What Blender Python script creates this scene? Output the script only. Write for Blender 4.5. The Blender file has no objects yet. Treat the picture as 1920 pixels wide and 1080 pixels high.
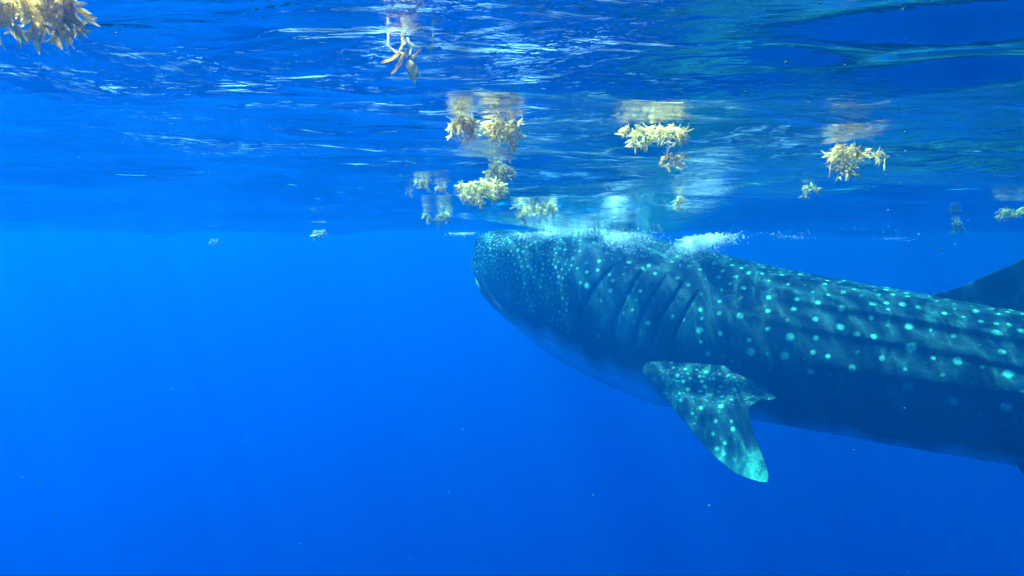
import bpy, bmesh, math, random
import numpy as np
from mathutils import Vector, Matrix, kdtree

random.seed(7)
RNG = np.random.default_rng(7)
S = bpy.context.scene
COL = S.collection
PI = math.pi

# ------------------------------------------------------------------ camera
CAMZ = -0.35                      # the lens is 35 cm under the mean crest level
FPX = 1280.0                      # focal length in pixels of the 1920 px wide photograph
HOR = 420.0                       # pixel row of the horizon
cam_d = bpy.data.cameras.new('camera')
cam_d.sensor_width = 36.0
cam_d.lens = 36.0 * FPX / 1920.0
cam_d.clip_start = 0.02
cam_d.clip_end = 2000.0
cam = bpy.data.objects.new('camera', cam_d)
COL.objects.link(cam)
cam.location = (0, 0, CAMZ)
PITCH = math.atan((540.0 - HOR) / FPX)
cam.rotation_euler = (PI / 2 - PITCH, 0, 0)
S.camera = cam

# ------------------------------------------------------------------ sun and sky
SUN_EL, SUN_AZ = math.radians(66), math.radians(-66)      # azimuth from +Y, negative to the left
sdir = Vector((math.sin(SUN_AZ) * math.cos(SUN_EL), math.cos(SUN_AZ) * math.cos(SUN_EL), math.sin(SUN_EL)))
sun_d = bpy.data.lights.new('sun', 'SUN')
sun_d.energy = 5.0
sun_d.angle = math.radians(0.5)
sun_d.color = (1.0, 0.88, 0.72)
sun = bpy.data.objects.new('sun', sun_d)
COL.objects.link(sun)
sun.location = (-20, 20, 40)
sun.rotation_euler = sdir.to_track_quat('Z', 'Y').to_euler()

world = bpy.data.worlds.new('World')
S.world = world
world.use_nodes = True
wn = world.node_tree
wn.nodes.clear()
wo = wn.nodes.new('ShaderNodeOutputWorld')
wb = wn.nodes.new('ShaderNodeBackground')
ws = wn.nodes.new('ShaderNodeTexSky')
ws.sky_type = 'NISHITA'
ws.sun_disc = False
ws.sun_elevation = SUN_EL
ws.sun_rotation = SUN_AZ
wb.inputs['Strength'].default_value = 0.05
wn.links.new(ws.outputs[0], wb.inputs[0])
wn.links.new(wb.outputs[0], wo.inputs[0])

S.view_settings.view_transform = 'Standard'
S.view_settings.look = 'None'
S.view_settings.gamma = 1.0
S.view_settings.use_curve_mapping = False
S.view_settings.exposure = 3.86

cy = S.cycles
cy.max_bounces = 8
cy.diffuse_bounces = 5
cy.glossy_bounces = 3
cy.transmission_bounces = 5
cy.volume_bounces = 3
cy.transparent_max_bounces = 12
cy.use_denoising = True
cy.use_adaptive_sampling = True
cy.adaptive_threshold = 0.03
cy.caustics_reflective = False
cy.caustics_refractive = False
cy.sample_clamp_indirect = 8.0

# ------------------------------------------------------------------ node helpers
class NT:
    def __init__(self, name):
        self.m = bpy.data.materials.new(name)
        self.m.use_nodes = True
        self.t = self.m.node_tree
        self.t.nodes.clear()
        self.out = self.t.nodes.new('ShaderNodeOutputMaterial')
    def n(self, kind, props=None, **ins):
        nd = self.t.nodes.new(kind)
        for k, v in (props or {}).items():
            setattr(nd, k, v)
        for k, v in ins.items():
            key = int(k[1:]) if k[0] == 'i' and k[1:].isdigit() else k.replace('_', ' ')
            self.set(nd.inputs[key], v)
        return nd
    def set(self, sock, v):
        if isinstance(v, bpy.types.NodeSocket):
            self.t.links.new(v, sock)
        elif isinstance(v, bpy.types.Node):
            self.t.links.new(v.outputs[0], sock)
        else:
            sock.default_value = v
    def math(self, op, a, b=0.0, clamp=False):
        return self.n('ShaderNodeMath', {'operation': op, 'use_clamp': clamp}, i0=a, i1=b).outputs[0]
    def ramp(self, fac, stops):
        r = self.n('ShaderNodeValToRGB', i0=fac)
        e = r.color_ramp.elements
        while len(e) < len(stops):
            e.new(0.5)
        for el, (p, c) in zip(e, stops):
            el.position = p
            el.color = (c, c, c, 1) if not isinstance(c, tuple) else (*c, 1)
        return r.outputs[0]
    def mix(self, fac, a, b):
        nd = self.n('ShaderNodeMix', {'data_type': 'RGBA'})
        self.set(nd.inputs[0], fac); self.set(nd.inputs[6], a); self.set(nd.inputs[7], b)
        return nd.outputs[2]

def c4(r, g, b): return (r, g, b, 1.0)

# ------------------------------------------------------------------ the water surface
_w = np.random.default_rng(21)
WAVES = []                        # (kx, ky, amplitude, phase, wavelength)
for i in range(34):
    lam = 10 ** _w.uniform(math.log10(0.20), math.log10(2.4))
    ang = _w.normal(0, 0.20 if lam > .4 else 0.60) + 0.08
    k = 2 * PI / lam
    slope = 0.026 * (0.6 + 0.8 * _w.random()) * (2.0 if .4 < lam < 1.3 else 0.95)
    WAVES.append((k * math.sin(ang), k * math.cos(ang), slope / k, _w.uniform(0, 2 * PI), lam))

def H(x, y):
    """height of the water surface: a long swell that falls away from the lens, and chop"""
    x = np.asarray(x, float); y = np.asarray(y, float)
    yy = y + 0.02 * x + 0.10 * np.sin(x * 0.35)
    z = CAMZ + 0.14 + 0.19 * np.cos(2 * PI * (yy - 1.7) / 13.2)
    r = np.hypot(x, y - 2)
    for kx, ky, a, p, lam in WAVES:
        fade = np.exp(-(r * 0.35 / (lam * 30)) ** 2)
        ph = kx * x + ky * y + p
        z = z + a * fade * (np.sin(ph) + 0.22 * np.cos(2 * ph))
    # sharper crests running across the view, drawn out and wavering
    for lam, ang, a, p in ((1.25, 0.10, 0.020, 0.4), (0.78, -0.07, 0.011, 2.2), (0.47, 0.16, 0.0055, 4.0), (2.3, 0.25, 0.020, 1.0)):
        k = 2 * PI / lam
        ph = k * (math.sin(ang) * x + math.cos(ang) * y) + p + 0.9 * np.sin(0.9 * x + 0.4 * y + p) + 0.5 * np.sin(2.3 * x - 1.1 * y + 2 * p)
        fade = np.exp(-(r * 0.35 / (lam * 30)) ** 2) * (0.65 + 0.35 * np.sin(1.7 * x + 0.6 * y + 3 * p))
        z = z + a * fade * (0.64 - np.sqrt(np.sin(ph / 2) ** 2 + 0.0016)) * 2.5
    # the water lies down over the shark's head and back, just above the skin
    z = z - 0.085 * np.exp(-(((x - 0.75) / 1.1) ** 2 + ((y - 5.7) / 0.7) ** 2))
    return z

def pix(x, y, Y):
    """a point of the world at depth Y in front of the lens, on the line of a pixel of the photograph"""
    dx = (x - 960.0) / FPX; dy = (540.0 - y) / FPX
    d = Vector((dx, math.cos(PITCH) + dy * math.sin(PITCH), -math.sin(PITCH) + dy * math.cos(PITCH)))
    d *= Y / d.y
    return Vector((d.x, d.y, d.z + CAMZ))

def on_surface(x, y, Y0=0.6, Y1=11.0):
    """where the line of a pixel meets the water surface"""
    last = None
    for Y in np.arange(Y0, Y1, 0.02):
        p = pix(x, y, float(Y))
        if p.z >= float(H(p.x, p.y)):
            return p
        last = p
    return last

def mesh_obj(name, verts, faces, mat=None, parent=None, smooth=True):
    me = bpy.data.meshes.new(name)
    me.from_pydata([tuple(v) for v in verts], [], faces)
    me.update()
    if smooth:
        me.polygons.foreach_set('use_smooth', [True] * len(me.polygons))
    if mat: me.materials.append(mat)
    o = bpy.data.objects.new(name, me)
    COL.objects.link(o)
    if parent: o.parent = parent
    return o

def grid_mesh(name, P, mat, wrap=False, parent=None):
    """P: rows x cols x 3"""
    R, Cn = P.shape[:2]
    idx = np.arange(R * Cn).reshape(R, Cn)
    if wrap:
        idx = np.concatenate([idx, idx[:, :1]], axis=1)
    q = np.stack([idx[:-1, :-1], idx[:-1, 1:], idx[1:, 1:], idx[1:, :-1]], -1).reshape(-1, 4)
    me = bpy.data.meshes.new(name)
    me.vertices.add(R * Cn)
    me.vertices.foreach_set('co', P.reshape(-1).astype(np.float32))
    me.loops.add(q.size)
    me.loops.foreach_set('vertex_index', q.reshape(-1).astype(np.int32))
    me.polygons.add(len(q))
    me.polygons.foreach_set('loop_start', np.arange(0, q.size, 4, dtype=np.int32))
    me.polygons.foreach_set('use_smooth', np.ones(len(q), bool))
    me.update(calc_edges=True)
    me.validate()
    if mat: me.materials.append(mat)
    o = bpy.data.objects.new(name, me)
    COL.objects.link(o)
    if parent: o.parent = parent
    return o

def water_material():
    N = NT('sea_surface')
    co = N.n('ShaderNodeTexCoord').outputs['Object']
    mp = N.n('ShaderNodeMapping', i0=co)
    mp.inputs['Scale'].default_value = (0.45, 1.5, 1.0)
    n1 = N.n('ShaderNodeTexNoise', i0=mp.outputs[0], Scale=6.5, Detail=3.0, Roughness=0.5, Distortion=0.8)
    mp2 = N.n('ShaderNodeMapping', i0=co)
    mp2.inputs['Scale'].default_value = (0.72, 1.15, 1.0)
    mp2.inputs['Rotation'].default_value = (0, 0, 0.35)
    n2 = N.n('ShaderNodeTexNoise', i0=mp2.outputs[0], Scale=34.0, Detail=3.0, Roughness=0.6, Distortion=2.2)
    n3 = N.n('ShaderNodeTexNoise', i0=co, Scale=1.3, Detail=1.0)
    rough_zone = N.ramp(n3.outputs[0], [(0.36, 0.12), (0.62, 1.0)])
    hsum = N.math('ADD', N.math('MULTIPLY', n1.outputs[0], 0.027),
                  N.math('MULTIPLY', N.math('MULTIPLY', n2.outputs[0], rough_zone), 0.0054))
    # a slick of calmer water lies to the upper right
    dist = N.n('ShaderNodeVectorMath', {'operation': 'DISTANCE'}, i0=co, i1=(0.92, 1.12, 0.0)).outputs['Value']
    hsum = N.math('MULTIPLY', hsum, N.ramp(dist, [(0.40, 0.15), (0.75, 1.0)]))
    bump = N.n('ShaderNodeBump', Strength=1.0, Distance=1.0, Height=hsum)
    fr = N.n('ShaderNodeFresnel', IOR=1.333, Normal=bump)
    gl = N.n('ShaderNodeBsdfGlossy', Color=c4(0.97, 0.98, 1.0), Roughness=0.03, Normal=bump)
    # painted caustics: an invented line net in the transparent colour, not from the waves
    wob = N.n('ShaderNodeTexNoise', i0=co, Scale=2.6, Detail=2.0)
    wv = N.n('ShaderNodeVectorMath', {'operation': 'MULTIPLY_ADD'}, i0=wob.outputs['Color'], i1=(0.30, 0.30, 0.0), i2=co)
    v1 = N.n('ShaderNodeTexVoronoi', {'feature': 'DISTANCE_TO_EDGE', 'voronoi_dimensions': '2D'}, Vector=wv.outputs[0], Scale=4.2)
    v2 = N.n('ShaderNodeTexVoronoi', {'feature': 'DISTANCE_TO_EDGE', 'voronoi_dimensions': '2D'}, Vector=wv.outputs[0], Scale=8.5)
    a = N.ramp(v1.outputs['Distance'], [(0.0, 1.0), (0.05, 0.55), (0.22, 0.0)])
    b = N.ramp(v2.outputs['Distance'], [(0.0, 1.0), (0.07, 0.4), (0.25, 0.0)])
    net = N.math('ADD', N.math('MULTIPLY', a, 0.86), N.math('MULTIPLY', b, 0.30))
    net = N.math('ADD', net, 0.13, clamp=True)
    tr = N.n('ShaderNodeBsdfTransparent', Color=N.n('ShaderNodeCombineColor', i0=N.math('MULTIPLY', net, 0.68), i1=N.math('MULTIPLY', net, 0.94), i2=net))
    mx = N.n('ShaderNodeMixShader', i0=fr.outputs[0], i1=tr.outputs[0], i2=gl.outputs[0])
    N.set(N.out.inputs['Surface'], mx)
    return N.m

def axis(n, lo, hi, c, step):
    """coordinates fine round c, stretched towards lo and hi"""
    def half(L, m):
        s = 0.5; 
        a, b = 1e-4, 20.0
        for _ in range(60):
            mid = (a + b) / 2
            if math.sinh(mid) / mid > L / (m * step): b = mid
            else: a = mid
        u = np.linspace(0, 1, m + 1)
        return L * np.sinh(a * u) / math.sinh(a)
    m1 = int(n * 0.5); m2 = n - m1
    return np.concatenate([c - half(c - lo, m1)[::-1], c + half(hi - c, m2)[1:]])

WX = axis(620, -75, 75, 0.6, 0.018)
WY = axis(640, -30, 120, 3.0, 0.014)
gx, gy = np.meshgrid(WX, WY)
P = np.stack([gx, gy, H(gx, gy)], -1)
sea = grid_mesh('water_surface', P, water_material())
sea['kind'] = 'structure'
sea['label'] = 'rippled blue underside of the sea surface across the top'

# ------------------------------------------------------------------ the body of water
def haze_box():
    N = NT('sea_water')
    # per metre: red is swallowed first, blue is scattered most
    SS = (0.0004, 0.037, 0.116)
    SA = (0.300, 0.084, 0.015)
    D = 0.4
    colr = [s / D for s in SS]
    absc = [max(0.0, 1 - a / (D * (1 - c))) ** 2 for a, c in zip(SA, colr)]
    v = N.n('ShaderNodeVolumePrincipled')
    v.inputs['Color'].default_value = c4(*colr)
    v.inputs['Absorption Color'].default_value = c4(*absc)
    v.inputs['Density'].default_value = D
    v.inputs['Anisotropy'].default_value = 0.77
    N.set(N.out.inputs['Volume'], v)
    x0, x1, y0, y1, z0, z1 = -76, 76, -31, 121, -60, 0.25
    vs = [(x, y, z) for x in (x0, x1) for y in (y0, y1) for z in (z0, z1)]
    fs = [(0, 1, 3, 2), (4, 6, 7, 5), (0, 4, 5, 1), (2, 3, 7, 6), (0, 2, 6, 4), (1, 5, 7, 3)]
    o = mesh_obj('haze', vs, fs, N.m, smooth=False)
    o['kind'] = 'stuff'
    o['label'] = 'clear blue sea water filling the scene'
haze_box()

# ------------------------------------------------------------------ whale shark
D0, X0 = 6.30, -0.085
AX = Vector((0.809, -0.588, 0))           # snout to tail
LT = Vector((-0.588, -0.809, 0))          # towards its left side, the side we see

PROF = np.array([  # s, top, bottom (against the lens), half width, squareness
    [0.00, -0.055, -0.48, 0.48, 4.2],
    [0.10, -0.052, -0.60, 0.50, 3.9],
    [0.22, -0.050, -0.74, 0.51, 3.5],
    [0.40, -0.050, -0.90, 0.525, 3.0],
    [0.65, -0.045, -1.09, 0.54, 2.6],
    [1.00, -0.050, -1.25, 0.56, 2.4],
    [1.35, -0.095, -1.355, 0.575, 2.3],
    [1.70, -0.160, -1.42, 0.575, 2.25],
    [2.10, -0.240, -1.42, 0.56, 2.2],
    [2.50, -0.320, -1.42, 0.53, 2.2],
    [3.00, -0.395, -1.43, 0.50, 2.15],
    [3.40, -0.450, -1.44, 0.46, 2.1],
    [3.90, -0.525, -1.44, 0.41, 2.1],
    [4.50, -0.610, -1.36, 0.34, 2.0],
    [5.30, -0.720, -1.22, 0.23, 2.0],
    [6.00, -0.800, -1.11, 0.14, 2.0],
    [6.60, -0.850, -1.05, 0.08, 2.0],
    [6.80, -0.860, -1.04, 0.05, 2.0]])

def prof(s, c):
    """smooth (monotone cubic) interpolation of the profile"""
    xs, ys = PROF[:, 0], PROF[:, c]
    s = np.asarray(s, float)
    d = np.diff(ys) / np.diff(xs)
    m = np.zeros_like(ys)
    m[1:-1] = np.where(d[:-1] * d[1:] > 0, 2 * d[:-1] * d[1:] / (d[:-1] + d[1:] + 1e-12), 0)
    m[0], m[-1] = d[0], d[-1]
    i = np.clip(np.searchsorted(xs, s) - 1, 0, len(xs) - 2)
    h = xs[i + 1] - xs[i]; t = np.clip((s - xs[i]) / h, 0, 1)
    return ((2*t**3 - 3*t**2 + 1) * ys[i] + (t**3 - 2*t**2 + t) * h * m[i]
            + (-2*t**3 + 3*t**2) * ys[i+1] + (t**3 - t**2) * h * m[i+1])

# gill slits: polylines (s, height against the lens) on the flank
GILLS = []
def flank(x, y):
    r = (x - 960) / FPX
    s = (r * (D0 - .42) + .31 - X0 - .0) / (.809 + .588 * r)
    Y = D0 - .42 - .588 * s
    return s, -(y - HOR) / FPX * Y
for pts in ([(1150, 488), (1120, 530), (1098, 575), (1088, 625), (1088, 668)],
            [(1196, 500), (1180, 545), (1162, 590), (1154, 640), (1153, 678)],
            [(1240, 512), (1222, 560), (1204, 600), (1194, 650), (1191, 682)],
            [(1275, 522), (1256, 568), (1236, 610), (1228, 655), (1226, 680)],
            [(1303, 545), (1288, 580), (1276, 615), (1270, 650)]):
    GILLS.append([flank(*p) for p in pts])
MOUTH = [(-0.02, -0.33), (0.05, -0.40), (0.14, -0.52), (0.24, -0.66), (0.34, -0.76)]

def seg_dist(s, z, line):
    best = np.full(s.shape, 9.0); side = np.zeros(s.shape); tt = np.zeros(s.shape)
    n = len(line) - 1
    for i in range(n):
        (a, b), (c, d) = line[i], line[i + 1]
        vx, vy = c - a, d - b
        t = np.clip(((s - a) * vx + (z - b) * vy) / (vx * vx + vy * vy), 0, 1)
        ds, dz = s - (a + t * vx), z - (b + t * vy)
        dist = np.hypot(ds, dz)
        m = dist < best
        best = np.where(m, dist, best)
        side = np.where(m, np.sign(ds * vy - dz * vx), side)
        tt = np.where(m, (i + t) / n, tt)
    return best, side, tt

def body_surface(s, th):
    """s along the body, th round it (0 = left flank, pi/2 = back, pi = right flank)"""
    zt, zb, hw, nn = (prof(s, c) for c in (1, 2, 3, 4))
    q = np.clip(s / 0.21, 0, 1)
    cap = (1 - (1 - q) ** 3.2) ** (1 / 3.2)
    q2 = np.clip((6.8 - s) / 0.1, 0, 1)
    cap = cap * np.sqrt(1 - (1 - q2) ** 2)
    zc = (zt + zb) / 2
    zc = zc + (1 - cap) * 0.02
    hh = (zt - zb) / 2
    e = 2 / nn
    cu, su = np.cos(th), np.sin(th)
    w = np.sign(cu) * np.abs(cu) ** e
    v = np.sign(su) * np.abs(su) ** e
    # a broad flat top to the head, a keel-like back further aft
    back = np.clip((s - 1.2) / 1.5, 0, 1)
    w = w * (1 - 0.20 * back * np.clip(v, 0, 1) ** 1.5)
    z = zc + hh * v * cap
    lat = hw * w * cap
    # three long ridges along each flank
    up = np.zeros_like(z)
    nvx, nvz = np.cos(th), np.sin(th)
    for th0, s0, amp, wd in ((1.12, 1.5, 0.020, 0.085), (0.78, 2.0, 0.034, 0.085), (0.42, 2.25, 0.034, 0.09), (0.10, 2.4, 0.022, 0.10)):
        g = np.clip((s - s0) / 0.9, 0, 1) * np.clip((6.6 - s) / 1.5, 0, 1)
        for t0 in (th0, PI - th0):
            d = th - t0 + 0.022 * np.sin(2.3 * s + 9 * th0) + 0.012 * np.sin(6.1 * s + 5 * th0)
            # a shelf: gentle above, undercut below
            sgn = 1 if t0 < PI / 2 else -1
            d = d * sgn
            shape = np.where(d > 0, np.exp(-(d / (wd * 1.7)) ** 2), np.exp(-(d / (wd * 0.75)) ** 2))
            up = up + amp * g * shape * (0.85 + 0.22 * np.sin(3.7 * s + 11 * th0))
    # shoulder line from the head to the gills
    # gill slits
    pale = np.zeros_like(z)
    for gi, line in enumerate(GILLS):
        gw = (1.6, 0.9, 1.15, 0.8, 0.65)[gi]; gd = (0.75, 1.0, 0.85, 1.15, 1.0)[gi]
        for side in (1, -1):
            on = (np.cos(th) * side > 0.0)
            d, sd, t = seg_dist(s, z, line)
            env = np.clip(t * 6, 0, 1) ** .5 * np.clip((1 - t) * 2.6, 0, 1)
            d = d * (1 + 0.10 * np.sin(14 * t + gi))
            wide = np.where(sd > 0, 0.008, 0.021 * gw)
            gcut = np.exp(-(d / wide) ** 2) * 0.018 * gd * env
            up = up - np.where(on, gcut, 0)
            bul = np.exp(-((d - 0.055) / 0.04) ** 2) * 0.005 * env * (sd > 0)
            up = up + np.where(on, bul, 0)
    # a fleshy shoulder where the pectoral fin grows out
    up = up + 0.0 * np.exp(-((s - 1.86) / 0.30) ** 2 - ((z + 0.99) / 0.13) ** 2)
    # mouth: groove, with a lip above it
    on = np.clip((0.55 - s) / 0.1, 0, 1)
    d, sd, t = seg_dist(s, z, MOUTH)
    up = up - on * 0.045 * np.exp(-(d / 0.022) ** 2)
    up = up + on * 0.022 * np.exp(-((d - 0.05) / 0.03) ** 2)
    # slack folds of the throat
    up = up + 0.006 * np.sin(th * 40) * np.clip(1 - np.abs(s - 0.9) / 0.8, 0, 1) * np.clip(-v - 0.25, 0, 1) * 2
    lat = lat + up * nvx * cap
    z = z + up * nvz * cap
    # slow bend of the tail
    bend = -0.10 * np.clip(s - 3.8, 0, None) ** 2 * 0.6
    sp = s - 0.07 * np.clip(1 - s / 0.6, 0, 1) ** 1.5
    X = X0 + AX.x * sp + LT.x * (lat + bend)
    Y = D0 + AX.y * sp + LT.y * (lat + bend)
    return X, Y, z + CAMZ

def skin_material():
    N = NT('spotted_skin')
    at = N.n('ShaderNodeAttribute', {'attribute_name': 'pale'}).outputs['Fac']
    co = N.n('ShaderNodeTexCoord').outputs['Object']
    n1 = N.n('ShaderNodeTexNoise', i0=co, Scale=5.0, Detail=5.0, Roughness=0.65)
    n2 = N.n('ShaderNodeTexNoise', i0=co, Scale=55.0, Detail=3.0, Roughness=0.7)
    base = N.mix(n1.outputs[0], c4(0.001, 0.006, 0.011), c4(0.001, 0.027, 0.034))
    n3 = N.math('MULTIPLY', N.ramp(n2.outputs[0], [(0.5, 0.0), (0.75, 1.0)]), 0.07)
    wob = N.math('MULTIPLY', N.math('SUBTRACT', N.n('ShaderNodeTexNoise', i0=co, Scale=38.0, Detail=3.0, Roughness=0.7).outputs[0], 0.5), 1.1)
    sp = N.n('ShaderNodeTexNoise', i0=co, Scale=95.0, Detail=2.0, Roughness=0.6)
    edge = N.math('MULTIPLY', N.math('ADD', wob, N.math('MULTIPLY', N.math('SUBTRACT', N.ramp(sp.outputs[0], [(0.40, 0.0), (0.60, 1.0)]), 0.7), 0.55)), at)
    mp = N.n('ShaderNodeMapping', i0=co)
    mp.inputs['Rotation'].default_value = (0, 0, math.radians(36))
    mp.inputs['Scale'].default_value = (14.0, 6.0, 3.0)
    bars = N.n('ShaderNodeTexNoise', i0=mp.outputs[0], Scale=1.0, Detail=4.0, Roughness=0.6, Distortion=1.5)
    n4 = N.math('MULTIPLY', N.ramp(bars.outputs[0], [(0.50, 0.0), (0.68, 1.0)]), 0.10)
    fac = N.math('ADD', N.math('ADD', N.math('ADD', at, edge), n4), n3, clamp=True)
    colr = N.mix(fac, base, c4(0.07, 0.44, 0.33))
    bel = N.n('ShaderNodeAttribute', {'attribute_name': 'belly'}).outputs['Fac']
    colr = N.mix(bel, colr, c4(0.78, 0.84, 0.86))
    bump = N.n('ShaderNodeBump', Strength=0.4, Distance=0.01, Height=n2.outputs[0])
    p = N.n('ShaderNodeBsdfPrincipled', Base_Color=colr, Roughness=0.62, Normal=bump)
    p.inputs['Specular IOR Level'].default_value = 0.06
    N.set(N.out.inputs['Surface'], p)
    return N.m
SKIN = skin_material()

def set_attr(o, name, arr):
    at = o.data.attributes.new(name, 'FLOAT', 'POINT')
    at.data.foreach_set('value', np.asarray(arr, np.float32))
def set_pale(o, arr):
    at = o.data.attributes.new('pale', 'FLOAT', 'POINT')
    at.data.foreach_set('value', np.asarray(arr, np.float32))

shark = bpy.data.objects.new('whale_shark', None)
COL.objects.link(shark)
shark['label'] = 'big whale shark with pale spots swimming left just under the surface'
shark['category'] = 'whale shark'

ss = np.concatenate([0.26 * (np.linspace(0, 1, 60)) ** 1.8, np.linspace(0.266, 4.05, 600), np.linspace(4.09, 6.8, 110)])
tn = np.linspace(-0.42 * PI, 0.56 * PI, 330)               # the side we see, fine
tf = np.linspace(0.56 * PI, 1.58 * PI, 110)[1:-1]
tt = np.concatenate([tn, tf])
gs, gt = np.meshgrid(ss, tt, indexing='ij')
bx, by, bz = body_surface(gs, gt)
BP = np.stack([bx, by, bz], -1)
body = grid_mesh('body', BP, SKIN, wrap=True, parent=shark)
# the big spots: (distance from the snout, angle round the body, radius)
BODY_SPOTS = [(2.079, 0.384, 0.0182), (2.344, 0.412, 0.0248), (2.325, 0.786, 0.0181), (2.496, 0.721, 0.0212), (2.509, 0.533, 0.0175), (2.667, 0.758, 0.0173), (2.66, 0.627, 0.0207), (2.667, 0.271, 0.0271), (2.648, 0.056, 0.027), (2.818, 0.318, 0.02), (2.799, 0.533, 0.0202), (2.951, 0.496, 0.0296), (2.938, 0.73, 0.0201), (2.919, 1.067, 0.0207), (3.046, 0.44, 0.0194), (3.14, 0.449, 0.0192), (3.109, 0.702, 0.0196), (3.102, 0.917, 0.0233), (3.191, 0.842, 0.013), (3.26, 1.029, 0.0197), (3.311, 0.674, 0.0223), (3.336, 0.402, 0.0281), (3.481, 0.992, 0.0159), (3.538, 0.646, 0.0154), (3.57, 0.346, 0.0242), (3.74, 0.777, 0.0211), (3.772, 0.543, 0.0238), (3.81, 0.299, 0.0263), (3.86, 0.908, 0.024), (3.039, 0.056, 0.0257), (2.812, 0.15, 0.0199), (2.9, 0.14, 0.0164), (3.45, 0.328, 0.0154), (3.191, 0.225, 0.019), (3.336, -0.019, 0.0278), (3.564, -0.112, 0.0271), (3.81, -0.075, 0.0291), (2.142, 0.88, 0.0186), (2.231, 0.805, 0.0147), (1.997, 0.945, 0.0152), (2.186, 0.692, 0.0146), (2.325, 0.646, 0.0144), (2.092, 0.15, 0.0217), (2.231, 0.159, 0.0213), (2.528, 0.318, 0.0173), (2.439, 0.037, 0.0277), (2.161, -0.056, 0.0215), (2.685, 1.067, 0.0106), (2.584, 1.029, 0.0107), (2.799, 0.758, 0.0171), (2.319, 1.067, 0.0185), (2.193, 1.16, 0.0151), (2.408, 1.104, 0.011), (2.806, -0.047, 0.0199), (1.365, 0.543, 0.0159), (1.473, 0.59, 0.0118), (1.403, 0.468, 0.0158), (1.403, 0.346, 0.0157), (1.529, 0.337, 0.0194), (1.567, 0.543, 0.0156), (1.631, 0.44, 0.0154), (1.725, 0.402, 0.0114), (1.593, 0.206, 0.0153), (1.719, 0.112, 0.0188), (1.896, 0.234, 0.0148), (1.871, 0.721, 0.0152), (1.706, 0.711, 0.0155), (1.599, 0.749, 0.0157), (1.485, 0.795, 0.0159), (1.637, 0.814, 0.0157), (1.959, 0.664, 0.015), (2.205, 0.384, 0.018), (1.972, 0.225, 0.0147), (2.193, 0.533, 0.0145), (1.207, 0.318, 0.0241), (1.182, 0.487, 0.0162), (1.27, 0.552, 0.0121), (1.144, 0.328, 0.0162), (1.403, 0.805, 0.0121), (1.258, 0.692, 0.0162), (1.157, 0.618, 0.0123), (1.03, 0.627, 0.0125), (1.289, 0.852, 0.0163), (1.593, 0.973, 0.0119), (1.788, 0.973, 0.0156), (2.073, 1.104, 0.0191), (1.612, 0.318, 0.0115), (1.334, 0.197, 0.0119), (1.523, 0.14, 0.0116), (1.321, -0.14, 0.0158), (2.098, 0.281, 0.0145), (2.104, 0.037, 0.0144), (2.42, 0.15, 0.0174), (0.512, 0.58, 0.0176), (0.538, 0.44, 0.0131), (0.639, 0.571, 0.013), (0.733, 0.664, 0.0129), (0.841, 0.758, 0.0128), (0.936, 0.767, 0.0169), (1.062, 0.777, 0.0125), (0.822, 0.524, 0.0169), (0.708, 0.384, 0.0128), (0.898, 0.449, 0.0126), (0.79, 0.281, 0.0127), (0.942, 0.318, 0.0166), (0.923, 0.608, 0.0126), (1.03, 0.646, 0.0125), (1.037, 0.524, 0.0124), (1.094, 0.505, 0.0123), (1.075, 0.318, 0.0082), (0.576, 0.299, 0.013), (0.79, 1.057, 0.0087), (0.424, 0.88, 0.009), (0.468, 0.674, 0.0089), (0.557, 0.571, 0.0131)]
FIN_SPOTS = [(0.181, 0.339, 0.0147), (0.239, 0.362, 0.0109), (0.317, 0.35, 0.0143), (0.371, 0.339, 0.0107), (0.425, 0.293, 0.0141), (0.116, 0.457, 0.0149), (0.158, 0.638, 0.0182), (0.247, 0.494, 0.0108), (0.247, 0.615, 0.0107), (0.324, 0.567, 0.0105), (0.263, 0.696, 0.0106), (0.347, 0.445, 0.0106), (0.371, 0.518, 0.0105), (0.409, 0.482, 0.0139), (0.278, 0.81, 0.0139), (0.344, 0.673, 0.0104), (0.402, 0.626, 0.0103), (0.417, 0.718, 0.0136), (0.436, 0.555, 0.0103), (0.44, 0.385, 0.0105), (0.486, 0.567, 0.0103), (0.533, 0.729, 0.0135), (0.618, 0.661, 0.0168), (0.641, 0.397, 0.0137), (0.676, 0.229, 0.0103), (0.707, 0.506, 0.0134), (0.741, 0.707, 0.013), (0.761, 0.327, 0.0132), (0.792, 0.433, 0.013), (0.834, 0.25, 0.0129), (0.857, 0.374, 0.0158), (0.876, 0.591, 0.0124), (0.815, 0.19, 0.0163), (0.703, 0.739, 0.0099), (0.297, 0.482, 0.0071), (0.467, 0.18, 0.0106), (0.568, 0.171, 0.0106)]

zrel = bz - CAMZ
mid = (prof(gs, 1) + prof(gs, 2)) / 2; hh_ = (prof(gs, 1) - prof(gs, 2)) / 2
vfrac = (zrel - mid) / hh_
def mark(arr, pts3, kd, p, r, val):
    """lay one round pale spot of radius r on the skin at p"""
    for co, idx, d in kd.find_range(Vector(p), r * 1.35):
        t = 1 - max(0.0, min(1.0, (d / r - 0.65) / 0.7))
        arr[idx] = max(arr[idx], val * t)

def kd_of(pts):
    kd = kdtree.KDTree(len(pts))
    for i, p in enumerate(pts): kd.insert(p, i)
    kd.balance()
    return kd

# countershading: the throat and belly are pale, the flank and back dark
edge = -0.38 - 0.34 * np.clip((gs - 1.2) / 1.6, 0, 1) - 0.10 * np.clip(1 - gs / 0.9, 0, 1)
edge = edge + 0.05 * np.sin(gs * 9) + 0.03 * np.sin(gs * 23 + 1)
pale = np.clip((edge - vfrac) / 0.22, 0, 1) * 0.62
belly = np.clip((edge - vfrac) / 0.30, 0, 1) * np.clip((gs - 0.10) / 0.5, 0.12, 1)
pale = pale * 0
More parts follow.
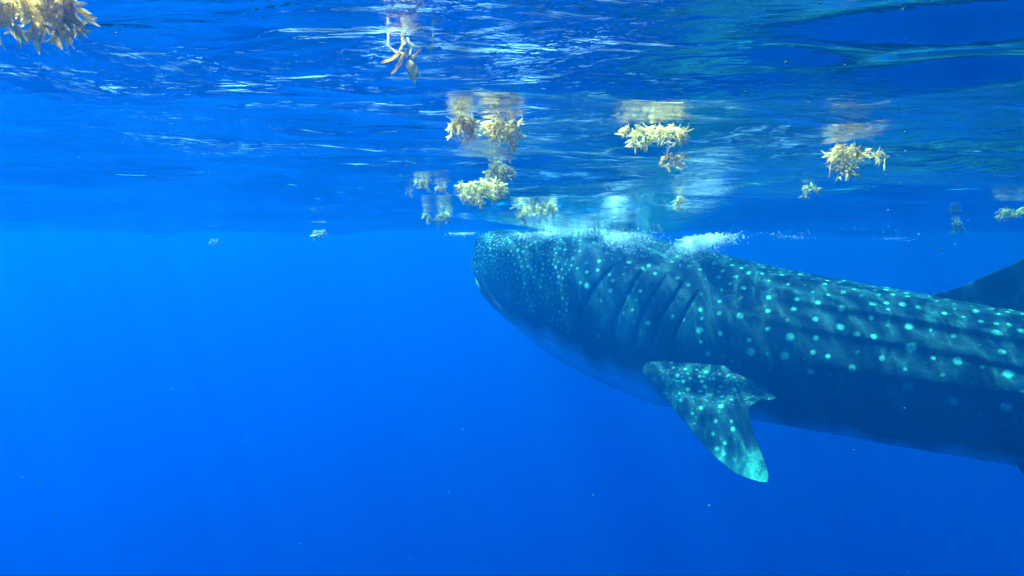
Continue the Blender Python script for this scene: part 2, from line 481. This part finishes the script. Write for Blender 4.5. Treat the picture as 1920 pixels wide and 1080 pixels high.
# pale edge of the lip
d_, sd_, t_ = seg_dist(gs, zrel, [(a - 0.015, b - 0.02) for a, b in MOUTH])
pale = np.maximum(pale, 0.34 * np.exp(-(d_ / 0.02) ** 2) * np.clip((0.6 - gs) / 0.1, 0, 1))
pale = pale.reshape(-1)
BPf = BP.reshape(-1, 3)
kd = kd_of(BPf)
def skin_at(s_, th_):
    a, b, c = body_surface(np.array([s_]), np.array([th_]))
    return (float(a[0]), float(b[0]), float(c[0]))
for s_, th_, r_ in BODY_SPOTS:
    v = 1.0 if r_ > 0.015 else 0.85
    if s_ > 1.0 and zrel.reshape(-1)[0] > 9: v = 1
    mark(pale, BPf, kd, skin_at(s_, th_), r_ * (0.70 + 0.28 * ((s_ * 37.7) % 1)), v * (0.6 + 0.4 * ((s_ * 91.3) % 1)))
    if s_ < 3.4: mark(pale, BPf, kd, skin_at(s_, PI - th_), r_, v)
placed = [Vector(skin_at(a, b)) for a, b, c in BODY_SPOTS]
rs = random.Random(5)
def scatter(n, s0, s1, th0, th1, r0, r1, gap, v0, v1):
    """extra little spots, kept apart from one another, on both sides"""
    pts = list(placed); cell = {}
    for p in pts: cell.setdefault((int(p.x / gap), int(p.y / gap), int(p.z / gap)), []).append(p)
    A = [rs.uniform(s0, s1) for _ in range(n)]
    B = [rs.uniform(th0(a) if callable(th0) else th0, th1) for a in A]
    PT = np.stack(body_surface(np.array(A), np.array(B)), -1)
    PM = np.stack(body_surface(np.array(A), PI - np.array(B)), -1)
    for a, b, p, pm in zip(A, B, PT, PM):
        p = Vector(p); k = (int(p.x / gap), int(p.y / gap), int(p.z / gap))
        ok = True
        for i in (-1, 0, 1):
            for j in (-1, 0, 1):
                for l in (-1, 0, 1):
                    for q in cell.get((k[0] + i, k[1] + j, k[2] + l), ()):
                        if (q - p).length < gap: ok = False
        if not ok: continue
        cell.setdefault(k, []).append(p); placed.append(p)
        r = rs.uniform(r0, r1); v = rs.uniform(v0, v1)
        mark(pale, BPf, kd, p, r, v)
        if s1 < 3.6: mark(pale, BPf, kd, pm, r, v)
scatter(3800, 0.0, 0.42, lambda a: -0.1 + 0.25 * a, 1.6, 0.0055, 0.0095, 0.026, 0.45, 0.9)
scatter(3000, 0.42, 1.05, lambda a: -0.15 - 0.2 * a + 0.1, 1.6, 0.006, 0.011, 0.036, 0.30, 0.85)
scatter(900, 1.05, 3.9, 0.95, 1.7, 0.007, 0.015, 0.065, 0.4, 0.9)
scatter(700, 1.05, 4.0, -0.35, 0.95, 0.005, 0.011, 0.09, 0.15, 0.5)
scatter(300, 4.0, 6.6, -0.2, 1.6, 0.010, 0.018, 0.10, 0.5, 0.9)
set_pale(body, pale)
set_attr(body, 'belly', belly.reshape(-1))

def spread_fin(name, rows, n_chord=40, n_span=90, thick=0.10, tmax=0.06, parent=None, root=0.5):
    """rows: list of (leading edge point, trailing edge point) from root to tip; an aerofoil through each"""
    rows = [(Vector(a), Vector(b)) for a, b in rows]
    m = len(rows)
    def cr(pts, u):
        i = min(int(u), m - 2); t = u - i
        p0, p1, p2, p3 = pts[max(i-1, 0)], pts[i], pts[i+1], pts[min(i+2, m-1)]
        return 0.5 * ((2*p1) + (p2-p0)*t + (2*p0-5*p1+4*p2-p3)*t*t + (3*p1-p0-3*p2+p3)*t**3)
    Ls = [r[0] for r in rows]; Ts = [r[1] for r in rows]
    P = np.zeros((n_span, 2 * n_chord, 3)); UV = np.zeros((n_span, 2 * n_chord, 2))
    lin = [Ls[0].lerp(Ls[-1], 0), ]
    span_dir = (Ls[-1] - Ls[0]).normalized()
    chord_dir = (Ts[m // 2] - Ls[m // 2]).normalized()
    nrm = chord_dir.cross(span_dir).normalized()
    if nrm.z < 0: nrm = -nrm
    for i in range(n_span):
        u = (m - 1) * i / (n_span - 1)
        if u > m - 1.0001: u = m - 1.0001
        L = cr(Ls, u); T = cr(Ts, u)
        c = (T - L).length
        h = min(c * thick, tmax) * (1 - 0.75 * (i / (n_span - 1)) ** 2) * (1 + root * math.exp(-(i / (n_span - 1) / 0.30) ** 2))
        for j in range(2 * n_chord):
            if j < n_chord:
                x = 0.5 - 0.5 * math.cos(PI * j / (n_chord - 1)) ; sg = 1
            else:
                x = 0.5 + 0.5 * math.cos(PI * (j - n_chord) / (n_chord - 1)); sg = -1
            yt = 2.6 * (0.2969 * math.sqrt(max(x, 0)) - 0.126 * x - 0.3516 * x * x + 0.2843 * x**3 - 0.1036 * x**4)
            p = L.lerp(T, x) + nrm * (sg * h * yt)
            P[i, j] = p; UV[i, j] = (i / (n_span - 1), x)
    o = grid_mesh(name, P, SKIN, wrap=True, parent=parent)
    return o, P, UV

def lens(p):  # pixel row helper for points given against the photograph
    return pix(*p)
pect = [((1262, 640, 5.00), (1348, 656, 4.78)),
        ((1238, 660, 4.92), (1352, 674, 4.66)),
        ((1213, 680, 4.84), (1362, 688, 4.50)),
        ((1204, 696, 4.77), (1386, 702, 4.38)),
        ((1219, 715, 4.70), (1412, 716, 4.30)),
        ((1238, 736, 4.63), (1455, 745, 4.21)),
        ((1248, 748, 4.59), (1420, 753, 4.21)),
        ((1260, 762, 4.54), (1404, 769, 4.18)),
        ((1288, 797, 4.40), (1410, 802, 4.10)),
        ((1328, 843, 4.21), (1427, 848, 3.98)),
        ((1375, 884, 4.02), (1440, 886, 3.88)),
        ((1424, 903, 3.88), (1439, 904, 3.86))]
rows = [(pix(*a), pix(*b)) for a, b in pect]
pf, PFP, PFUV = spread_fin('pectoral_fin', rows, 130, 260, 0.10, 0.05, parent=shark, root=0.35)
fp = PFP.reshape(-1, 3)
farr = np.zeros(len(fp))
fkd = kd_of(fp)
def fin_at(u, c):
    i = min(int(u * (PFP.shape[0] - 1)), PFP.shape[0] - 1)
    j = int(np.argmin(np.abs(PFUV[i, :PFP.shape[1] // 2, 1] - c)))
    return PFP[i, j]
for u, c, r_ in FIN_SPOTS:
    mark(farr, fp, fkd, fin_at(u, c), r_ * 0.9, 0.85)
for _ in range(420):
    u, c = rs.uniform(0.12, 0.97), rs.uniform(0.03, 0.97)
    if u > 0.60 and rs.random() < 0.85: continue
    mark(farr, fp, fkd, fin_at(u, c), rs.uniform(0.0030, 0.0052), rs.uniform(0.3, 0.7))
# the tip is washed with pale grey
fu = PFUV[..., 0].reshape(-1)
farr = np.maximum(farr, np.clip((fu - 0.80) / 0.08, 0, 1) * 0.45)
set_pale(pf, farr)

def mirror(p):
    """through the plane down the middle of the shark"""
    o = Vector((X0, D0, 0)); d = Vector(p) - o
    return Vector(p) - 2 * d.dot(LT) * LT
rows2 = [(mirror(a), mirror(b)) for a, b in rows]
pf2, _, _ = spread_fin('pectoral_fin', rows2, 20, 40, 0.10, 0.05, parent=shark, root=0.35)
set_pale(pf2, np.zeros(len(pf2.data.vertices)))

def bodypt(s, h, lat=0.0):
    bend = -0.10 * max(s - 3.8, 0) ** 2 * 0.6
    return Vector((X0 + AX.x * s + LT.x * (lat + bend), D0 + AX.y * s + LT.y * (lat + bend), h + CAMZ))
def fin_on_back(name, rows_sh, lat=0.0, **k):
    r = [(bodypt(*a), bodypt(*b)) for a, b in rows_sh]
    o, P, UV = spread_fin(name, r, parent=shark, **k)
    set_pale(o, np.zeros(len(o.data.vertices)))
    return o
fin_on_back('dorsal_fin', [((3.30, -0.62), (4.45, -0.72)), ((3.36, -0.47), (4.42, -0.64)), ((3.52, -0.40), (4.42, -0.56)),
                           ((3.68, -0.31), (4.52, -0.50)), ((3.85, -0.20), (4.45, -0.40)), ((4.05, -0.04), (4.42, -0.20)),
                           ((4.22, 0.08), (4.45, 0.0)), ((4.38, 0.15), (4.47, 0.13))], n_chord=60, n_span=90, thick=0.07, tmax=0.045)
fin_on_back('second_dorsal_fin', [((5.25, -0.78), (5.60, -0.82)), ((5.30, -0.70), (5.62, -0.76)), ((5.50, -0.55), (5.66, -0.66)), ((5.62, -0.48), (5.70, -0.50))],
            n_chord=12, n_span=16, thick=0.08, tmax=0.03)
fin_on_back('anal_fin', [((5.3, -1.15), (5.6, -1.10)), ((5.35, -1.25), (5.6, -1.2)), ((5.55, -1.38), (5.66, -1.33))], n_chord=12, n_span=12, thick=0.08, tmax=0.03)
fin_on_back('caudal_fin', [((6.5, -0.95), (6.85, -0.95)), ((6.7, -0.75), (7.05, -0.85)), ((7.1, -0.40), (7.35, -0.55)), ((7.6, 0.0), (7.68, -0.06))],
            n_chord=16, n_span=24, thick=0.08, tmax=0.04)
fin_on_back('caudal_fin', [((6.5, -0.95), (6.85, -0.95)), ((6.7, -1.12), (6.95, -1.02)), ((6.95, -1.4), (7.1, -1.28)), ((7.15, -1.6), (7.2, -1.56))],
            n_chord=16, n_span=24, thick=0.08, tmax=0.04)
for sg in (1, -1):
    fin_on_back('pelvic_fin', [((3.86, -1.24, .20 * sg), (4.20, -1.22, .18 * sg)), ((3.88, -1.38, .24 * sg), (4.21, -1.34, .22 * sg)),
                               ((3.96, -1.46, .30 * sg), (4.25, -1.42, .28 * sg)), ((4.12, -1.52, .34 * sg), (4.25, -1.50, .34 * sg))],
                n_chord=16, n_span=20, thick=0.09, tmax=0.03)

def ball_early(r):
    bm = bmesh.new()
    bmesh.ops.create_uvsphere(bm, u_segments=16, v_segments=10, radius=r)
    V = [v.co.copy() for v in bm.verts]; F = [tuple(v.index for v in f.verts) for f in bm.faces]
    bm.free()
    return V, F
for side in (0, 1):
    th_e = 0.10 if side == 0 else PI - 0.10
    e = Vector(skin_at(0.36, th_e))
    V, F = ball_early(0.019)
    o = mesh_obj('eye', [v + e for v in V], F, None, shark)
    EY = NT('eye_dark')
    EY.set(EY.out.inputs['Surface'], EY.n('ShaderNodeBsdfPrincipled', Base_Color=c4(0.01, 0.012, 0.014), Roughness=0.15))
    o.data.materials.append(EY.m)

# ------------------------------------------------------------------ sargassum weed
def weed_material(name, col, col2, tl=0.65):
    N = NT(name)
    co = N.n('ShaderNodeTexCoord').outputs['Object']
    n1 = N.n('ShaderNodeTexNoise', i0=co, Scale=60.0, Detail=2.0)
    f = N.ramp(n1.outputs[0], [(0.38, 0.0), (0.62, 1.0)])
    c = N.mix(f, c4(*col), c4(*col2))
    d = N.n('ShaderNodeBsdfPrincipled', Base_Color=c, Roughness=0.5)
    d.inputs['Specular IOR Level'].default_value = 0.25
    t = N.n('ShaderNodeBsdfTranslucent', Color=c)
    m1 = N.n('ShaderNodeMixShader', i0=tl, i1=d.outputs[0], i2=t.outputs[0])
    th = N.n('ShaderNodeBsdfTransparent', Color=c4(0.97, 0.92, 0.66))
    mx = N.n('ShaderNodeMixShader', i0=0.55, i1=m1.outputs[0], i2=th.outputs[0])
    N.set(N.out.inputs['Surface'], mx)
    return N.m
WEED = [weed_material('weed_cream', (0.97, 0.84, 0.50), (0.94, 0.74, 0.34)),
        weed_material('weed_pale', (0.98, 0.90, 0.66), (0.96, 0.84, 0.48)),
        weed_material('weed_olive', (0.46, 0.46, 0.18), (0.28, 0.30, 0.12)),
        weed_material('weed_tan', (0.58, 0.28, 0.06), (0.72, 0.44, 0.15))]

wr = random.Random(11)
def blade_geom(L, W, curl, ruffle):
    """a closed, thin, leaf-shaped blade along +X: rings of four points, a point at either end"""
    V = [(0, 0, 0)]; F = []
    n = 5
    for i in range(n):
        x = (i + 0.6) / (n + 0.1)
        w = W * 0.5 * math.sin(PI * min(x * 1.02, 1) ** 0.8) ** 0.75
        t = W * 0.09
        zc = curl * x * x * L
        rf = ruffle * W * (1 if i % 2 else -1)
        V += [(x * L, w, zc + rf + 0.18 * w), (x * L, 0, zc + t), (x * L, -w, zc - rf + 0.18 * w), (x * L, 0, zc - t)]
    V.append((L, 0, curl * L))
    for j in range(4):
        F.append((0, 1 + (j + 1) % 4, 1 + j))
        for i in range(n - 1):
            a = 1 + 4 * i
            F.append((a + j, a + (j + 1) % 4, a + 4 + (j + 1) % 4, a + 4 + j))
        a = 1 + 4 * (n - 1)
        F.append((a + j, a + (j + 1) % 4, len(V) - 1))
    return V, F
def blade_mesh(k, mat):
    V, F = blade_geom(1.0, wr.uniform(0.21, 0.31), wr.uniform(-0.25, 0.25), wr.uniform(0.02, 0.10))
    me = bpy.data.meshes.new('blade')
    me.from_pydata(V, [], F); me.update()
    me.polygons.foreach_set('use_smooth', [True] * len(me.polygons))
    me.materials.append(mat)
    return me
BLADES = [[blade_mesh(k, m) for k in range(4)] for m in WEED]
def ball(r, sub=1):
    bm = bmesh.new()
    bmesh.ops.create_icosphere(bm, subdivisions=sub, radius=r)
    V = [v.co.copy() for v in bm.verts]; F = [tuple(v.index for v in f.verts) for f in bm.faces]
    bm.free()
    return V, F
def bladder_mesh(mat):
    V, F = ball(1.0, 2)
    me = bpy.data.meshes.new('air_bladder')
    me.from_pydata([tuple(v) for v in V], [], F); me.update()
    me.polygons.foreach_set('use_smooth', [True] * len(me.polygons))
    me.materials.append(mat)
    return me
BLADDER = [bladder_mesh(WEED[3]), bladder_mesh(WEED[0])]

def tube(pts, r0, r1, sides=5):
    V, F = [], []
    for i, p in enumerate(pts):
        d = (pts[min(i + 1, len(pts) - 1)] - pts[max(i - 1, 0)]).normalized()
        a = d.orthogonal().normalized(); b = d.cross(a)
        r = r0 + (r1 - r0) * i / (len(pts) - 1)
        for j in range(sides):
            t = 2 * PI * j / sides
            V.append(p + a * (r * math.cos(t)) + b * (r * math.sin(t)))
    for i in range(len(pts) - 1):
        for j in range(sides):
            F.append((i * sides + j, i * sides + (j + 1) % sides, (i + 1) * sides + (j + 1) % sides, (i + 1) * sides + j))
    F.append(tuple(range(sides))[::-1]); F.append(tuple(range((len(pts) - 1) * sides, len(pts) * sides)))
    return V, F

def orient(pos, d, L):
    d = d.normalized()
    q = d.to_track_quat('X', 'Z')
    return Matrix.Translation(pos) @ q.to_matrix().to_4x4() @ Matrix.Rotation(wr.uniform(0, 2 * PI), 4, 'X') @ Matrix.Diagonal((L, L, L, 1))

def sargassum(label, x, y, wpx, hpx, fronds, per, leaf, mats=(0, 1, 0, 1, 2, 3), fine=True, Y0=0.6, Y=None, spread=1.0, sink=0.0, group=None):
    """a tuft hanging from the surface: fronds splay out of one knot and carry blades and bladders"""
    p = on_surface(x, y, Y0) if Y is None else pix(x, y, Y)
    m = p.y / FPX
    W, Hh = wpx * m, hpx * m
    root = bpy.data.objects.new('sargassum_tuft', None)
    COL.objects.link(root)
    root.location = p
    root['label'] = label; root['category'] = 'seaweed'
    root['group'] = group or 'tufts of drifting sargassum under the surface'
    def under(q, gap=0.004):
        top = float(H(p.x + q.x, p.y + q.y)) - p.z - gap
        if q.z > top: q = Vector((q.x, q.y, top - abs(q.z - top) * 0.3))
        return q
    for i in range(fronds):
        a = 2 * PI * (i + wr.random() * 0.7) / fronds
        el = wr.uniform(0.12, 1.0) ** 0.8
        ce = math.sqrt(max(0.0, 1 - el * el))
        end = Vector((W * 0.5 * math.cos(a) * (0.35 + 0.65 * ce), W * 0.38 * math.sin(a) * (0.35 + 0.65 * ce), -Hh * (0.12 + 0.86 * el) - sink))
        st = Vector((W * 0.30 * spread * math.cos(a + wr.uniform(-.4, .4)) * wr.random(), W * 0.2 * math.sin(a) * wr.random(), -Hh * wr.uniform(0.02, 0.25) - sink))
        c1 = st.lerp(end, 0.5) + Vector((wr.uniform(-1, 1), wr.uniform(-1, 1), wr.uniform(-0.4, 1))) * Hh * 0.10
        pts = [under(st * (1 - t) ** 2 + c1 * 2 * t * (1 - t) + end * t * t) for t in (0, .25, .5, .75, 1)]
        V, F = tube(pts, leaf * 0.050, leaf * 0.028)
        def at(t):
            k = min(int(t * 4), 3); u = t * 4 - k
            return pts[k].lerp(pts[k + 1], u)
        if fine:
            fr = mesh_obj('frond', V, F, WEED[3], root)
        place = []
        for j in range(per):
            t = (j + 0.5 + wr.uniform(-.3, .3)) / per
            q = at(max(0, min(1, 0.10 + 0.92 * t)))
            sd = (pts[min(int(t * 4) + 1, 4)] - pts[min(int(t * 4), 3)]).normalized()
            out = Vector((wr.gauss(0, 1), wr.gauss(0, 1), wr.gauss(-0.1, 1))).normalized()
            d = (sd * wr.uniform(0.35, 0.9) + out * 0.9).normalized()
            L = leaf * wr.uniform(0.65, 1.15)
            if (q + d * L).z > float(H(p.x + q.x, p.y + q.y)) - p.z - 0.003:
                d.z = -abs(d.z) * 0.6
            place.append((q, d, L, mats[wr.randrange(len(mats))]))
        if fine:
            for q, d, L, k in place:
                o = bpy.data.objects.new('blade', BLADES[k][wr.randrange(4)])
                COL.objects.link(o); o.parent = fr
                o.matrix_basis = orient(q, d, L)
            for _ in range(1 + (wr.random() < .5)):
                q = at(wr.random()) + Vector((wr.uniform(-1, 1), wr.uniform(-1, 1), wr.uniform(-1, 0))) * leaf * 0.3
                o = bpy.data.objects.new('air_bladder', BLADDER[wr.randrange(2)])
                COL.objects.link(o); o.parent = fr
                rr = leaf * wr.uniform(0.09, 0.13)
                o.matrix_basis = Matrix.Translation(q) @ Matrix.Diagonal((rr, rr, rr * 1.25, 1))
        else:
            VV = list(V); FF = list(F); MI = [0] * len(F)
            for q, d, L, k in place:
                gv, gf = blade_geom(1.0, wr.uniform(0.26, 0.40), wr.uniform(-0.25, 0.25), 0.05)
                M4 = orient(q, d, L); b0 = len(VV)
                VV += [M4 @ Vector(v) for v in gv]
                FF += [tuple(b0 + k2 for k2 in f) for f in gf]
                MI += [k] * len(gf)
            fr = mesh_obj('frond', VV, FF, None, root)
            for w_ in WEED: fr.data.materials.append(w_)
            fr.data.polygons.foreach_set('material_index', MI)
            fr['kind'] = 'stuff'
    return root

# near, at the top left corner: two lobes hanging into the picture
sargassum('largest cream sargassum tuft, cut by the left edge in the top left corner', 16, -48, 112, 116, 13, 24, 0.027, mats=(0, 1, 1, 0, 0, 1), Y0=0.5)
sargassum('near cream sargassum tuft with dark gaps, right of the tuft in the corner', 106, -44, 88, 116, 13, 22, 0.025, mats=(0, 1, 0, 1, 3, 1), Y0=0.5)
# the loose orange sprig with long blades
def sprig(label, x, y, blades, Y0=0.7):
    p = on_surface(x, y, Y0)
    m = p.y / FPX
    root = bpy.data.objects.new('sargassum_sprig', None)
    COL.objects.link(root); root.location = p
    root['label'] = label; root['category'] = 'seaweed'
    def loc(dx, dy, dd=0.0): return Vector((dx * m, dd * m, -dy * m))
    stem_pts = [loc(-4, 2), loc(-2, 16, 4), loc(0, 30), loc(4, 42, -3), loc(16, 52)]
    V, F = tube(stem_pts, 0.0030, 0.0022, 6)
    fr = mesh_obj('frond', V, F, WEED[3], root)
    V, F = tube([loc(-28, 8), loc(-30, 24), loc(-16, 34), loc(0, 38)], 0.0022, 0.0018, 6)
    mesh_obj('frond', V, F, WEED[0], root)
    V, F = tube([loc(6, 10), loc(14, 26), loc(10, 40), loc(4, 44)], 0.0020, 0.0016, 6)
    mesh_obj('frond', V, F, WEED[1], root)
    for (x0, y0, x1, y1, k) in blades:
        a, b = loc(x0, y0, wr.uniform(-4, 4)), loc(x1, y1, wr.uniform(-10, 10))
        o = bpy.data.objects.new('blade', BLADES[k][wr.randrange(4)])
        COL.objects.link(o); o.parent = fr
        d = b - a; L = d.length
        o.matrix_basis = Matrix.Translation(a) @ d.to_track_quat('X', 'Z').to_matrix().to_4x4() @ Matrix.Rotation(wr.uniform(-0.5, 0.5), 4, 'X') @ Matrix.Diagonal((L, L * 1.7, L * 2.6, 1))
    return root
sprig('loose orange brown sargassum sprig with a few long drooping blades', 757, 60,
      [(-6, 34, -30, 66, 3), (-1, 38, -6, 82, 3), (10, 48, 18, 96, 0), (12, 48, 34, 38, 3), (-2, 8, 2, 34, 1), (6, 12, 16, 34, 1), (-26, 6, -8, 4, 3), (0, 14, -4, 34, 1)])
def strand(label, x, y0, y1, Yc, r):
    a, b = pix(x, y0, Yc), pix(x - 5, y1, Yc)
    root = bpy.data.objects.new('weed_strand', None); COL.objects.link(root); root.location = a
    root['label'] = label; root['category'] = 'seaweed'
    mids = [Vector((0, 0, 0)).lerp(b - a, t) + Vector((math.sin(t * 7) * r * 1.2, 0, 0)) for t in (0, .2, .4, .6, .8, 1)]
    V, F = tube(mids, r, r * 0.5, 6)
    mesh_obj('stem', V, F, WEED[2], root)
    for t in (0.3, 0.75):
        o = bpy.data.objects.new('blade', BLADES[2][1]); COL.objects.link(o); o.parent = root
        o.matrix_basis = orient(Vector((0, 0, 0)).lerp(b - a, t), Vector((0.2, 0, -1)), r * 7)
sp_ = on_surface(812, 66, 0.7)
strand('thin dark weed strand hanging alone just right of the orange sprig', 812, 66, 106, sp_.y, 0.0013)
# middle distance
sargassum('left tuft of the cream pair in the upper middle', 869, 210, 56, 54, 13, 22, 0.028, Y0=0.9)
sargassum('right tuft of the cream pair in the upper middle, with the spikier blades', 942, 216, 68, 64, 14, 20, 0.029, Y0=0.9)
sargassum('wide dense cream sargassum mat right of the middle', 1230, 228, 126, 50, 18, 16, 0.031, mats=(0, 1, 0, 1, 1, 2), Y0=0.9, spread=1.6)
sargassum('small sparse tan sprig hanging under the wide cream mat', 1264, 284, 54, 34, 7, 11, 0.024, mats=(3, 0, 1, 3), Y=2.25, spread=1.5)
sargassum('cream tuft on the right with two lobes, one above the other', 1588, 264, 64, 68, 14, 20, 0.034, mats=(0, 1, 0, 1, 3, 2), Y0=0.9)
sargassum('small forked cream sprig trailing to the right of the two-lobed tuft', 1645, 276, 44, 36, 5, 10, 0.026, mats=(0, 1, 3), Y=2.6, spread=1.2)
# farther
G2 = 'small far tufts of drifting sargassum'
sargassum('small round greenish tuft, upper one of the two left of the big far mat', 795, 331, 28, 28, 7, 14, 0.030, mats=(0, 1, 2), fine=False, group=G2)
sargassum('small brownish tuft between the round tuft and the big far mat', 828, 346, 24, 22, 6, 10, 0.030, mats=(3, 0, 1), fine=False, group=G2)
sargassum('tiny pale sprig left of the small round tuft', 764, 356, 22, 12, 3, 5, 0.026, mats=(1, 2), fine=False, group=G2)
sargassum('upper right lobe of the big ragged pale green mat in the middle', 936, 302, 52, 62, 18, 26, 0.028, mats=(0, 1, 1, 2), fine=False)
sargassum('lower left lobe of the big ragged pale green mat in the middle', 902, 334, 92, 52, 30, 26, 0.028, mats=(0, 1, 1, 2), fine=False, Y=on_surface(936, 302).y - 0.1, spread=1.6)
sargassum('flat greenish yellow mat floating just above the head of the shark', 1003, 376, 84, 38, 26, 24, 0.040, mats=(0, 0, 2, 1), fine=False, spread=1.6)
sargassum('faint greenish tuft left of the snout of the shark', 829, 394, 26, 32, 8, 14, 0.050, mats=(0, 2, 2), fine=False, group=G2)
sargassum('fainter curled sprig touching the faint tuft left of the snout', 804, 398, 18, 20, 4, 8, 0.045, mats=(2, 0), fine=False, group=G2)
sargassum('small narrow upright green tuft above the gills of the shark', 1273, 364, 24, 28, 6, 14, 0.036, mats=(0, 2, 1), fine=False, group=G2)
sargassum('small cream tuft with a point to its right, below the two-lobed tuft', 1518, 340, 36, 30, 6, 13, 0.034, mats=(0, 1, 2), fine=False, group=G2)
sargassum('green tuft cut by the right edge of the picture above the back fin', 1896, 390, 56, 18, 9, 14, 0.045, mats=(0, 2, 2), fine=False, spread=1.6, Y=4.6)
sargassum('small green tuft alone in blue water left of the one at the right edge', 1796, 412, 22, 22, 6, 13, 0.045, mats=(0, 2, 2), fine=False, group=G2, Y=5.6)
sargassum('tiny far green tuft in open water on the left', 597, 430, 24, 16, 6, 9, 0.060, mats=(0, 2, 2), fine=False, group=G2, Y=6.6)
sargassum('tiniest green tuft, far off at the left', 400, 448, 14, 12, 4, 6, 0.060, mats=(2, 0), fine=False, group=G2, Y=7.6)
#sargassum('small teal scrap of weed near the top right corner', 1812, 142, 18, 14, 4, 6, 0.012, mats=(2, 2), fine=False, group=G2)

# ------------------------------------------------------------------ foam and bubbles
def foam_material():
    N = NT('bubble_white')
    p = N.n('ShaderNodeBsdfPrincipled', Base_Color=c4(0.95, 0.97, 0.98), Roughness=0.25)
    N.set(N.out.inputs['Surface'], p)
    return N.m
FOAM = foam_material()
fr_ = np.random.default_rng(3)
BV, BF = ball(1.0, 1)
BV = np.array([tuple(v) for v in BV]); BF = np.array(BF)
def bubbles(name, label, centres, radii, mat=None):
    n = len(centres)
    V = (BV[None] * np.asarray(radii)[:, None, None] + np.asarray(centres)[:, None, :]).reshape(-1, 3)
    F = (BF[None] + (np.arange(n) * len(BV))[:, None, None]).reshape(-1, 3)
    me = bpy.data.meshes.new(name)
    me.vertices.add(len(V)); me.vertices.foreach_set('co', V.reshape(-1).astype(np.float32))
    me.loops.add(F.size); me.loops.foreach_set('vertex_index', F.reshape(-1).astype(np.int32))
    me.polygons.add(len(F)); me.polygons.foreach_set('loop_start', np.arange(0, F.size, 3, dtype=np.int32))
    me.update(calc_edges=True)
    me.polygons.foreach_set('use_smooth', [True] * len(F))
    me.materials.append(mat or FOAM)
    o = bpy.data.objects.new(name, me); COL.objects.link(o)
    o['kind'] = 'stuff'; o['label'] = label
    return o
def cloud(x, y, Y, wx, wy, n, r0, r1, tilt=0.0, deep=0.12, skew=1.0):
    u = fr_.normal(0, 0.42, n); v = -np.abs(fr_.normal(0, 0.5, n)) * skew + fr_.normal(0, 0.12, n) + 0.35
    c = []
    for a, b in zip(u, v):
        p = pix(x + a * wx, y - b * wy + a * tilt * wx, Y)
        q = Vector((p.x, p.y + float(fr_.normal(0, deep)), p.z))
        top = float(H(q.x, q.y)) - 0.004
        if q.z > top: q.z = top - float(abs(fr_.normal(0, 0.022)))
        c.append(tuple(q))
    return np.array(c), fr_.uniform(r0, r1, n) ** 1.0
def foam(label, *parts):
    C = [cloud(*p) for p in parts]
    bubbles('foam', label, np.concatenate([c[0] for c in C]), np.concatenate([c[1] for c in C]))
foam('brightest white burst of foam over the back of the shark', (1310, 452, 4.9, 24, 15, 1500, 0.0015, 0.0050, -0.10, 0.10), (1328, 448, 4.9, 50, 16, 2000, 0.0012, 0.0046, -0.14, 0.16), (1296, 464, 4.9, 60, 30, 1300, 0.0008, 0.0024, -0.25, 0.20), (1290, 462, 5.0, 50, 24, 900, 0.0012, 0.003, -0.3, 0.12))
foam('paler cloud of bubbles over the gills, left of the brightest burst', (1160, 446, 5.1, 34, 22, 1000, 0.0016, 0.0052, 0.0, 0.12), (1180, 448, 5.1, 66, 34, 1100, 0.0010, 0.0036, 0.0, 0.18), (1100, 434, 5.4, 90, 14, 900, 0.0015, 0.0035, 0.03, 0.10))
foam('thin broken line of bubbles along the top of the head', (1010, 440, 5.5, 75, 12, 900, 0.0018, 0.0056, -0.05, 0.06), (868, 438, 5.9, 34, 5, 120, 0.002, 0.005, 0.0, 0.03))
foam('scattered bubbles trailing to the right under the surface', (1470, 438, 4.9, 50, 8, 24, 0.0010, 0.0030, 0.02, 0.2), (1480, 445, 5.0, 50, 7, 40, 0.0012, 0.004, 0.1, 0.1), (1680, 448, 5.0, 30, 6, 24, 0.0012, 0.0034, 0.0, 0.1), (1560, 430, 5.2, 160, 14, 24, 0.0012, 0.0035, 0.0, 0.3))

# specks drifting in the water
pc, pr = [], []
for x, y, Y, r in ((917, 112, 1.15, 2.9), (286, 243, 1.6, 2.4), (321, 301, 1.8, 1.8), (490, 170, 1.3, 1.8), (218, 62, 1.1, 2.6), (652, 588, 1.6, 1.6),
                   (560, 727, 1.5, 1.9), (835, 790, 1.4, 1.6), (72, 903, 1.2, 2.6), (1697, 248, 1.5, 3.0), (1698, 284, 1.6, 3.0), (1474, 117, 1.1, 4.0),
                   (1585, 122, 1.2, 3.2), (1398, 172, 1.3, 2.6), (1537, 6, 0.9, 4.0), (1662, 328, 2.0, 2.4), (163, 236, 1.6, 1.8), (1330, 948, 1.2, 2.6),
                   (1120, 725, 1.5, 1.8), (1768, 468, 2.2, 3.2), (1792, 458, 2.2, 2.2), (195, 323, 1.8, 1.4), (505, 237, 1.5, 1.5)):
    p = pix(x, y, Y); pc.append(tuple(p)); pr.append(0.72 * r / FPX * Y)
for _ in range(2200):
    Y = float(fr_.uniform(0.8, 7.0)) ; X = float(fr_.uniform(-0.85, 0.85)) * Y; z = float(fr_.uniform(-3.0, 0.2))
    if z < float(H(X, Y)) - 0.02:
        pc.append((X, Y, z)); pr.append(float(fr_.uniform(0.0003, 0.0012)))
for _ in range(260):
    Y = float(fr_.uniform(1.2, 5.0)); X = float(fr_.uniform(-0.85, 0.85)) * Y; z = float(fr_.uniform(-2.2, 0.1))
    if z < float(H(X, Y)) - 0.02:
        pc.append((X, Y, z)); pr.append(float(fr_.uniform(0.0012, 0.0026)))
N_ = NT('drifting_speck')
N_.set(N_.out.inputs['Surface'], N_.n('ShaderNodeBsdfDiffuse', Color=c4(0.10, 0.14, 0.13)))
bubbles('drifting_specks', 'tiny pale specks drifting in the open water', np.array(pc), np.array(pr), N_.m)
